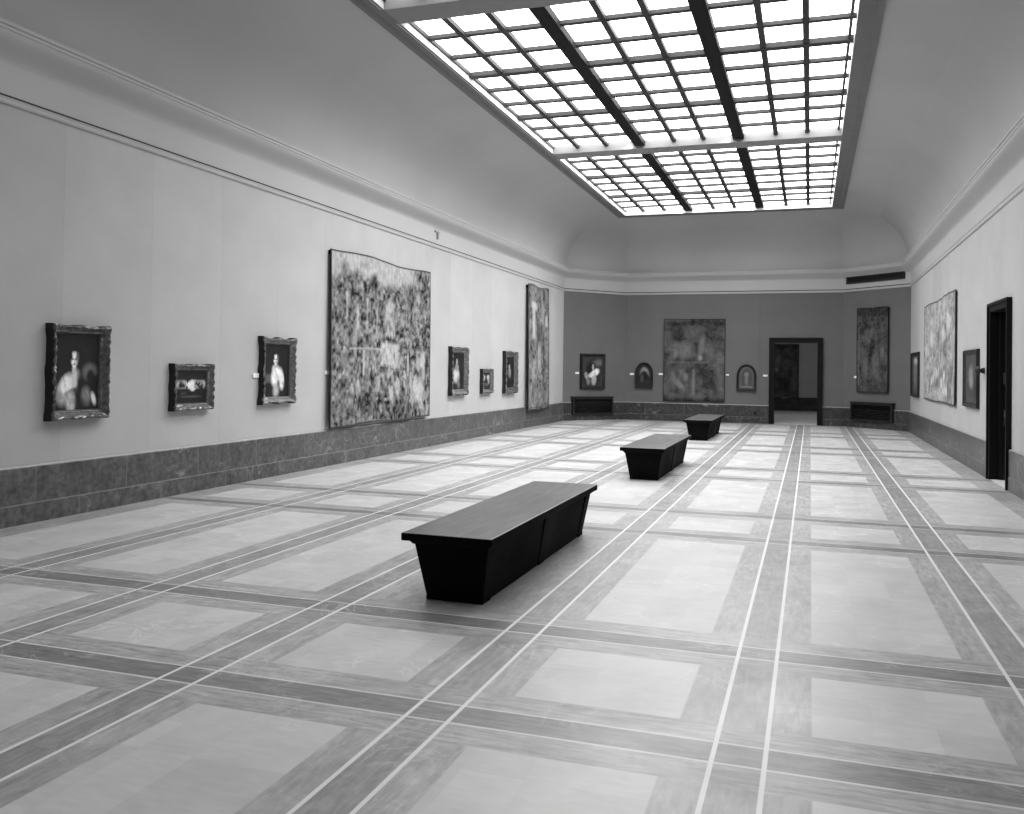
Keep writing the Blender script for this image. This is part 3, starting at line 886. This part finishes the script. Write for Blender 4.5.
# ---- tapestries
def weave_city(X, Z, rng):
    n1 = fnoise(X, Z, 7, rng, 4, 1.2); n2 = vnoise(X, Z, 70, 34, rng); n3 = fnoise(X, Z, 16, rng, 3, 1.6)
    n4 = fnoise(X, Z, 42, rng, 3, 1.2)
    p = 0.19 + 0.18 * (n1 - 0.5) + 0.16 * (n3 - 0.5) + 0.34 * (n4 - 0.5)
    sky = np.clip((Z - 0.83 - 0.10 * (vnoise(X, Z, 9, 3, rng) - 0.5) - 0.05 * np.abs(X - 0.4)) / 0.05, 0, 1) * np.clip((0.86 - X) / 0.1, 0, 1)
    p = over(p, rectm(X, Z, 0.02, 0.62, 0.58, 0.83, 0.06) * 0.7, 0.12 + 0.35 * (n4 - 0.46))           # crowns of trees
    p = over(p, sky * 0.9, 0.50)
    p = over(p, blob(X, Z, 0.38, 0.84, 0.03, 0.05, 0.5), 0.08); p = over(p, blob(X, Z, 0.12, 0.90, 0.03, 0.04, 0.5) * 0.7, 0.1)
    p = over(p, rectm(X, Z, 0.88, 1.0, 0.78, 1.0, 0.06) * 0.75, 0.07 + 0.15 * n3)
    p = over(p, blob(X, Z, 0.76, 0.80, 0.04, 0.10, 0.4) * 0.8, 0.07)
    for k in range(5):                                                                              # tall towers and windows
        cx = 0.12 + 0.09 * k + 0.02 * rng.random(); z0 = 0.5 + 0.2 * rng.random()
        p = over(p, rectm(X, Z, cx, cx + 0.025, z0, z0 + 0.16, 0.01) * 0.8, 0.45)
        p = over(p, rectm(X, Z, cx + 0.035, cx + 0.055, z0 + 0.02, z0 + 0.14, 0.01) * 0.7, 0.05)
    p = over(p, rectm(X, Z, 0.48, 0.60, 0.52, 0.68, 0.02), 0.36 + 0.2 * (n2 - 0.5))
    p = over(p, blob(X, Z, 0.54, 0.72, 0.04, 0.05, 0.4), 0.42)
    p = over(p, rectm(X, Z, 0.49, 0.60, 0.505, 0.52, 0.006), 0.04)
    p = over(p, rectm(X, Z, 0.44, 0.64, 0.34, 0.50, 0.02), 0.50 + 0.15 * (n2 - 0.5))
    p = over(p, rectm(X, Z, 0.44, 0.64, 0.325, 0.34, 0.006), 0.05)
    p = over(p, rectm(X, Z, 0.73, 1.0, 0.28, 0.44, 0.03) * 0.75, 0.055)
    p = over(p, rectm(X, Z, 0.15, 0.45, 0.435, 0.455, 0.008) * 0.7, 0.5)
    for k in range(60):                                                                             # crowd of figures
        cx = 0.06 + 0.9 * rng.random(); cz = 0.05 + 0.36 * rng.random()
        tone = rng.choice([0.05, 0.08, 0.42, 0.5, 0.3])
        p = over(p, blob(X, Z, cx, cz, 0.010 + 0.016 * rng.random(), 0.025 + 0.035 * rng.random(), 0.3, 0.5 * (rng.random() - 0.5)) * 0.75, tone)
        p = over(p, blob(X, Z, cx, cz + 0.05, 0.010, 0.010, 0.3) * 0.8, 0.45)
    p = over(p, blob(X, Z, 0.90, 0.38, 0.03, 0.06, 0.4), 0.55)
    p = over(p, blob(X, Z, 0.86, 0.18, 0.05, 0.08, 0.4), 0.5)
    for cx in (0.28, 0.72):
        p = over(p, rectm(X, Z, cx, cx + 0.025, 0.28, 0.44, 0.008), 0.48)
    p = over(p, rectm(X, Z, 0.0, 0.42, 0.02, 0.24, 0.06) * 0.5, 0.09 + 0.2 * (n3 - 0.4))
    p = over(p, blob(X, Z, 0.62, 0.06, 0.09, 0.07, 0.4) * 0.8, 0.04)
    p = p * 0.78 + 0.14 * (n2 - 0.5) + 0.16 * (n4 - 0.5)
    bd = np.minimum(np.minimum(X, 1 - X) * 1.35, np.minimum(Z, 1 - Z))
    return over(p, np.clip((0.012 - bd) / 0.006, 0, 1), 0.05)


def weave_columns(X, Z, rng):
    n1 = fnoise(X, Z, 5, rng, 4, 0.8); n2 = vnoise(X, Z, 40, 60, rng); n3 = fnoise(X, Z, 12, rng, 3, 0.8)
    n4 = fnoise(X, Z, 26, rng, 3, 0.6)
    p = 0.17 + 0.14 * (n1 - 0.5) + 0.2 * (n3 - 0.5) + 0.3 * (n4 - 0.5)
    p = over(p, rectm(X, Z, 0.18, 0.34, 0.55, 0.85, 0.03), 0.42); p = over(p, blob(X, Z, 0.30, 0.83, 0.12, 0.03, 0.5), 0.5)
    p = over(p, rectm(X, Z, 0.80, 0.95, 0.66, 0.78, 0.03), 0.42)
    p = over(p, rectm(X, Z, 0.45, 0.62, 0.30, 0.55, 0.05) * 0.8, 0.34)
    p = over(p, blob(X, Z, 0.55, 0.62, 0.14, 0.08, 0.4) * 0.7, 0.06); p = over(p, rectm(X, Z, 0.70, 0.80, 0.25, 0.60, 0.04) * 0.7, 0.06)
    p = over(p, rectm(X, Z, 0.0, 1.0, 0.03, 0.16, 0.03) * 0.5, 0.22)
    p = p + 0.12 * (n2 - 0.5)
    bd = np.minimum(np.minimum(X, 1 - X) * 0.55, np.minimum(Z, 1 - Z))
    p = over(p, np.clip((0.022 - bd) / 0.006, 0, 1) * np.clip((bd - 0.012) / 0.004, 0, 1), 0.06)
    return over(p, np.clip((0.006 - bd) / 0.003, 0, 1), 0.04)


def weave_dusk(X, Z, rng):
    n1 = fnoise(X, Z, 4, rng, 4, 0.9); n2 = vnoise(X, Z, 50, 60, rng)
    n4 = fnoise(X, Z, 16, rng, 3, 0.8)
    p = 0.085 + 0.08 * (n1 - 0.5) + 0.05 * (n4 - 0.5)
    p = over(p, rectm(X, Z, 0.0, 1.0, 0.90, 1.0, 0.04) * 0.7, 0.035)
    p = over(p, blob(X, Z, 0.22, 0.80, 0.09, 0.06, 0.4) * 0.8, 0.03)
    p = over(p, blob(X, Z, 0.36, 0.62, 0.13, 0.10, 0.4) * 0.8, 0.16); p = over(p, blob(X, Z, 0.62, 0.66, 0.05, 0.14, 0.4, -0.2) * 0.8, 0.17)
    p = over(p, blob(X, Z, 0.74, 0.62, 0.07, 0.10, 0.4) * 0.6, 0.14); p = over(p, blob(X, Z, 0.60, 0.53, 0.03, 0.03, 0.5), 0.26)
    p = over(p, rectm(X, Z, 0.05, 0.75, 0.455, 0.49, 0.02) * 0.7, 0.15)
    p = over(p, rectm(X, Z, 0.46, 0.53, 0.08, 0.40, 0.02) * 0.7, 0.19)
    p = over(p, rectm(X, Z, 0.62, 0.84, 0.14, 0.40, 0.03) * 0.8, 0.04)
    p = over(p, rectm(X, Z, 0.86, 0.98, 0.12, 0.62, 0.03) * 0.7, 0.13)
    for cx, cz in ((0.16, 0.30), (0.26, 0.22), (0.36, 0.30), (0.20, 0.58), (0.30, 0.34)):
        p = over(p, blob(X, Z, cx, cz, 0.04, 0.05, 0.5) * 0.7, rng.choice([0.03, 0.17, 0.2]))
    p = over(p, blob(X, Z, 0.26, 0.20, 0.10, 0.03, 0.5, -0.5) * 0.7, 0.2)
    p = over(p, rectm(X, Z, -0.1, 1.1, -0.1, 0.06, 0.04) * 0.8, 0.02)
    p = p + 0.03 * (n2 - 0.5) + 0.06 * (n4 - 0.5)
    bd = np.minimum(np.minimum(X, 1 - X) * 0.73, np.minimum(Z, 1 - Z))
    return over(p, np.clip((0.010 - bd) / 0.006, 0, 1), 0.02)


def weave_verdure(X, Z, rng):
    n1 = fnoise(X, Z, 5, rng, 4, 0.9); n2 = vnoise(X, Z, 36, 60, rng); n3 = fnoise(X, Z, 14, rng, 3, 0.7)
    p = 0.065 + 0.08 * (n1 - 0.5) + 0.10 * (n3 - 0.5)
    p = over(p, blob(X, Z, 0.42, 0.66, 0.20, 0.08, 0.4) * 0.5, 0.15)
    p = over(p, blob(X, Z, 0.48, 0.50, 0.06, 0.18, 0.4, -0.4) * 0.8, 0.02); p = over(p, blob(X, Z, 0.62, 0.36, 0.10, 0.14, 0.4) * 0.6, 0.16)
    p = over(p, blob(X, Z, 0.30, 0.30, 0.08, 0.16, 0.4) * 0.6, 0.14); p = over(p, blob(X, Z, 0.80, 0.48, 0.06, 0.07, 0.4) * 0.7, 0.17)
    p = over(p, rectm(X, Z, 0.04, 0.10, 0.05, 0.78, 0.02) * 0.5, 0.15)
    p = over(p, rectm(X, Z, -0.1, 1.1, 0.88, 1.1, 0.03) * 0.7, 0.028)
    p = p + 0.05 * (n2 - 0.5)
    bd = np.minimum(np.minimum(X, 1 - X) * 0.46, np.minimum(Z, 1 - Z))
    return over(p, np.clip((0.010 - bd) / 0.005, 0, 1), 0.02)


def weave_pale(X, Z, rng):
    n1 = fnoise(X, Z, 4, rng, 4, 1.4); n2 = vnoise(X, Z, 60, 40, rng); n3 = fnoise(X, Z, 10, rng, 3, 2.0)
    n4 = fnoise(X, Z, 24, rng, 3, 2.0)
    p = 0.33 + 0.14 * (n1 - 0.5) + 0.2 * (n3 - 0.5) + 0.4 * (n4 - 0.5)
    for k in range(12):
        cx = 0.08 + 0.84 * rng.random(); cz = 0.1 + 0.7 * rng.random()
        p = over(p, blob(X, Z, cx, cz, 0.03 + 0.03 * rng.random(), 0.06 + 0.06 * rng.random(), 0.4, 0.6 * (rng.random() - 0.5)) * 0.6, rng.choice([0.09, 0.14, 0.6, 0.65]))
    p = over(p, rectm(X, Z, 0.12, 0.9, 0.10, 0.34, 0.06) * 0.35, 0.12)
    for k in range(7):
        p = over(p, blob(X, Z, 0.2 + 0.6 * rng.random(), 0.12 + 0.2 * rng.random(), 0.02, 0.05, 0.4, rng.random() - 0.5) * 0.8, 0.65)
    p = p + 0.12 * (n2 - 0.5)
    bd = np.minimum(np.minimum(X, 1 - X) * 1.8, np.minimum(Z, 1 - Z))
    return over(p, np.clip((0.016 - bd) / 0.006, 0, 1), 0.07)


def tapestry(wall, t0, t1, z0, z1, painter, label, off=0.05, sag=0.02, nx=150, nz=120, seed=1, flare=0.03):
    t0, t1, z0, z1 = stand_off(wall, off + flare * 0.5, t0, t1, z0, z1)
    x, y, z, rot = on_wall(wall, (t0 + t1) / 2, z0 + 1)
    o = thing('tapestry', label, 'tapestry', x, y, z, rot)
    w = t1 - t0; H = z1 - z0
    rng = np.random.default_rng(seed)
    u = np.linspace(0, 1, nx + 1); v = np.linspace(0, 1, nz + 1)
    X, Z = np.meshgrid(u, v)
    p = np.clip(painter(X, Z, rng), 0.012, 0.75)
    px = (X - 0.5) * w
    ph = rng.random() * 6
    topw = -sag * 0.5 * (1 + np.sin(X * 9 + ph)); botw = sag * 0.28 * np.sin(X * 11 + ph * 2)
    pz = botw * (1 - Z) + (H + topw) * Z
    depth = off + flare * (1 - Z) + 0.006 * np.sin(X * w * 14 + ph) * (1.2 - Z * 0.5) + 0.004 * np.sin(X * w * 5 + Z * 3)
    n = (nx + 1) * (nz + 1)
    front = np.stack([px.ravel(), -depth.ravel(), pz.ravel()], 1)
    fs = [(j * (nx + 1) + i, j * (nx + 1) + i + 1, (j + 1) * (nx + 1) + i + 1, (j + 1) * (nx + 1) + i) for j in range(nz) for i in range(nx)]
    mb = MB(); mb.add(front.tolist(), fs)
    mb.build('woven_cloth', 'weave', o, colours=p.ravel(), smooth=60, fix=False)
    # lining behind: side turn-backs down to the wall and the heading strip along the top
    ln = MB()
    back = front.copy(); back[:, 1] += 0.012
    ln.add(back.tolist(), [tuple(reversed(f)) for f in fs[::1]])
    idx = lambda i, j: j * (nx + 1) + i
    rim = [idx(i, 0) for i in range(nx + 1)] + [idx(nx, j) for j in range(1, nz + 1)] + [idx(i, nz) for i in range(nx - 1, -1, -1)] + [idx(0, j) for j in range(nz - 1, 0, -1)]
    r = len(rim)
    vs = [tuple(front[q] + (0, 0.0005, 0)) for q in rim] + [tuple(back[q]) for q in rim]
    ln.add(vs, [(k, (k + 1) % r, r + (k + 1) % r, r + k) for k in range(r)])
    ln.build('lining', 'lining', o, fix=False)
    MB().box(-w / 2 + 0.01, w / 2 - 0.01, -off + 0.014, -0.002, H - sag - 0.05, H - sag - 0.01).build('hanging_batten', 'lining', o)
    return o


tapestry('left', 7.96, 10.47, -0.622, 1.225, weave_city, 'large light tapestry crowded with figures and towers, left wall between framed portraits', 0.035, 0.03, 260, 220, 31, 0.02)
tapestry('left', 14.64, 15.90, -0.712, 1.500, weave_columns, 'tall narrow light tapestry at the far end of the left wall, near the corner', 0.05, 0.03, 110, 200, 32, 0.03)
tapestry('far', -2.818, -1.602, -0.600, 1.055, weave_dusk, 'dark tapestry in the middle of the far wall, between two round-topped paintings', 0.03, 0.006, 110, 150, 33, 0.0)
tapestry('far_right', 0.358, 1.066, -0.337, 1.226, weave_verdure, 'narrow dark tapestry above the far right radiator grille', 0.05, 0.01, 70, 150, 34, 0.0)
tapestry('right', -15.12, -12.00, -0.372, 1.056, weave_pale, 'wide pale tapestry with dark edging on the right wall', 0.025, 0.02, 240, 130, 35, 0.0)
tapestry('beyond', -1.70, -0.285, -0.70, 0.766, weave_dusk, 'dark tapestry on the wall of the next room, seen through the far doorway', 0.04, 0.006, 70, 80, 36, 0.0)


# ---- radiator grilles and frieze vent
def grille(name, wall, t0, t1, z0, z1, label, cat, D=0.06, bars=9, y0=0.0):
    x, y, z, rot = on_wall(wall, (t0 + t1) / 2, z0 + 1)
    o = thing(name, label, cat, x, y, z, rot)
    h = (t1 - t0) / 2; H = z1 - z0; w = 0.035
    f = MB()
    f.box(-h, h, -D, y0, 0, w).box(-h, h, -D, y0, H - w, H).box(-h, -h + w, -D, y0, w, H - w).box(h - w, h, -D, y0, w, H - w)
    f.box(-h - 0.01, h + 0.01, -D - 0.012, y0, H, H + 0.018)
    f.build('frame', 'grille_frame', o, bevel=0.003)
    MB().box(-h + w, h - w, -0.012 + y0, -0.002 + y0, w, H - w).build('back_plate', 'grille_black', o)
    s = MB()
    for k in range(bars):
        zz = w + (H - 2 * w) * (k + 0.5) / bars
        s.hexa([(-h + w, -D + 0.008, zz - 0.010), (h - w, -D + 0.008, zz - 0.010), (h - w, -0.014 + y0, zz + 0.004), (-h + w, -0.014 + y0, zz + 0.004)],
               [(-h + w, -D + 0.008, zz - 0.004), (h - w, -D + 0.008, zz - 0.004), (h - w, -0.014 + y0, zz + 0.010), (-h + w, -0.014 + y0, zz + 0.010)])
    s.build('louvres', 'grille_black', o)
    return o


grille('radiator_grille', 'far_left', 0.20, 1.19, -0.892, -0.545, 'black radiator grille low on the far wall, under the painting of a white figure', 'radiator', 0.075)
grille('radiator_grille', 'far_right', 0.24, 1.18, -0.872, -0.535, 'black radiator grille low on the far wall, right of the doorway under a tapestry', 'radiator', 0.075)
grille('air_vent', 'far_right', 0.075, 1.385, 1.695, 1.848, 'long black air vent in the frieze above the far right corner', 'vent', 0.03, 5, -0.004)


# ---- label cards, outlet, fixture, hook
def card(wall, t, z, label, w=0.085, h=0.040):
    x, y, zz, rot = on_wall(wall, t, z + 1 - h / 2)
    o = thing('label_card', label, 'label', x, y, zz, rot, 'white label cards beside the pictures')
    MB().box(-w / 2, w / 2, -0.012, 0, 0, h).build('holder', 'card', o, bevel=0.003)
    MB().box(-w / 2 + 0.006, w / 2 - 0.006, -0.0135, -0.0118, 0.005, h - 0.005).build('card', 'card', o)
    return o


card('left', 6.685, -0.09, 'small white label card left of the portrait of a woman in a white shawl')
card('left', 7.895, -0.062, 'small white label card at the left edge of the big light tapestry')
card('far_left', 0.335, -0.062, 'small white label card left of the painting above the radiator grille')
card('far', -3.464, -0.068, 'small white label card left of the left round-topped painting')
card('far', -2.875, -0.060, 'small white label card at the left edge of the dark far-wall tapestry')
card('far', -1.555, -0.056, 'small white label card just right of the dark far-wall tapestry', 0.06, 0.03)
card('far', -0.832, -0.060, 'small white label card beside the black casing of the far doorway')
card('far_right', 0.312, -0.060, 'small white label card left of the narrow dark tapestry')

x, y, z, rot = on_wall('far', -1.0126, 0.165)
o = thing('wall_outlet', 'small dark outlet in the marble wainscot left of the far doorway', 'outlet', x, y - 0.026, z, rot)
MB().box(-0.025, 0.025, -0.008, 0, 0, 0.075).build('cover_plate', 'grille_frame', o, bevel=0.003)
for zz in (0.012, 0.045): MB().box(-0.012, 0.012, -0.011, -0.007, zz, zz + 0.018).build('socket', 'grille_black', o)

x, y, z, rot = on_wall('right', -10.05, 1.0)
o = thing('wall_bell', 'small dark round bell fixture on right wall, between dark painting and black doorway', 'bell', x, y, z, rot)
MB().lathe([(0.030, 0), (0.030, -0.02), (0.022, -0.03), (0.012, -0.05)], (0, 0, 0.05), 'y', 18).build('base', 'grille_frame', o, smooth=40)
MB().lathe([(0.048, -0.045), (0.048, -0.052), (0.040, -0.070), (0.022, -0.082), (0.003, -0.085)], (0, 0, 0.05), 'y', 22).build('gong', 'grille_frame', o, smooth=40)

x, y, z, rot = on_wall('left', 10.60, 2.665)
o = thing('picture_hook', 'small dark hook on the pale frieze above the big tapestry', 'hook', x + 0.006, y, z, rot)
MB().box(-0.075, 0.055, -0.02, 0, 0.085, 0.105).build('crossbar', 'rail', o, bevel=0.003)
MB().box(0.0, 0.03, -0.024, 0, 0.0, 0.09).build('shank', 'rail', o, bevel=0.003)


# ---- benches
def bench(label, x, y):
    o = thing('gallery_bench', label, 'bench', x, y, 0, 0, 'benches down the middle of the gallery')
    MB().box(-0.205, 0.205, -0.975, 0.940, 0.266, 0.300).build('bench_top', 'bench_wood', o, bevel=0.006)
    me = o.children[0].data       # skylight's reflection painted as lighter wood on the upper face; edges stay dark
    me.materials.append(M['bench_top'])
    for p in me.polygons:
        if p.normal.z > 0.9: p.material_index = 1
    MB().frustum(0, 0, 0.246, 0.266, 0.172, 0.925, 0.186, 0.945).build('moulding', 'bench_wood', o, bevel=0.003)
    for yy, t in ((-0.87, 1), (0.0, 0), (0.87, -1)):
        leg = MB()
        # slab foot that widens upward, outer face raked outward at the two ends
        lo, hi = 0.05, 0.055
        yb, yt = (yy + t * lo, yy + t * hi - t * 0.045) if t else (0.0, 0.0)
        b = [(-0.130, yb - lo, 0.022), (0.130, yb - lo, 0.022), (0.130, yb + lo, 0.022), (-0.130, yb + lo, 0.022)]
        tt = [(-0.168, yt - hi, 0.246), (0.168, yt - hi, 0.246), (0.168, yt + hi, 0.246), (-0.168, yt + hi, 0.246)]
        leg.hexa(b, tt)
        leg.box(-0.131, 0.131, yb - lo, yb + lo, 0, 0.022)
        leg.build('leg', 'bench_wood', o, bevel=0.004)
    for s in (-1, 1):
        y0, y1 = (-0.80, -0.045) if s < 0 else (0.045, 0.80)
        MB().hexa([(-0.123, y0, 0.0), (0.123, y0, 0.0), (0.123, y1, 0.0), (-0.123, y1, 0.0)],
                  [(-0.160, y0, 0.248), (0.160, y0, 0.248), (0.160, y1, 0.248), (-0.160, y1, 0.248)]).build('side_panel', 'bench_wood', o)
    return o


b0 = bench('nearest and largest-looking of three dark wooden benches on the marble floor', -1.435, 4.42)
for lab, x, y in (('middle one of three dark wooden benches, behind the nearest bench', -1.440, 9.02),
                  ('farthest of three dark wooden benches, in front of the dark far-wall tapestry', -1.535, 14.02)):
    o = copy_tree(b0); place(o, x, y); o['label'] = lab
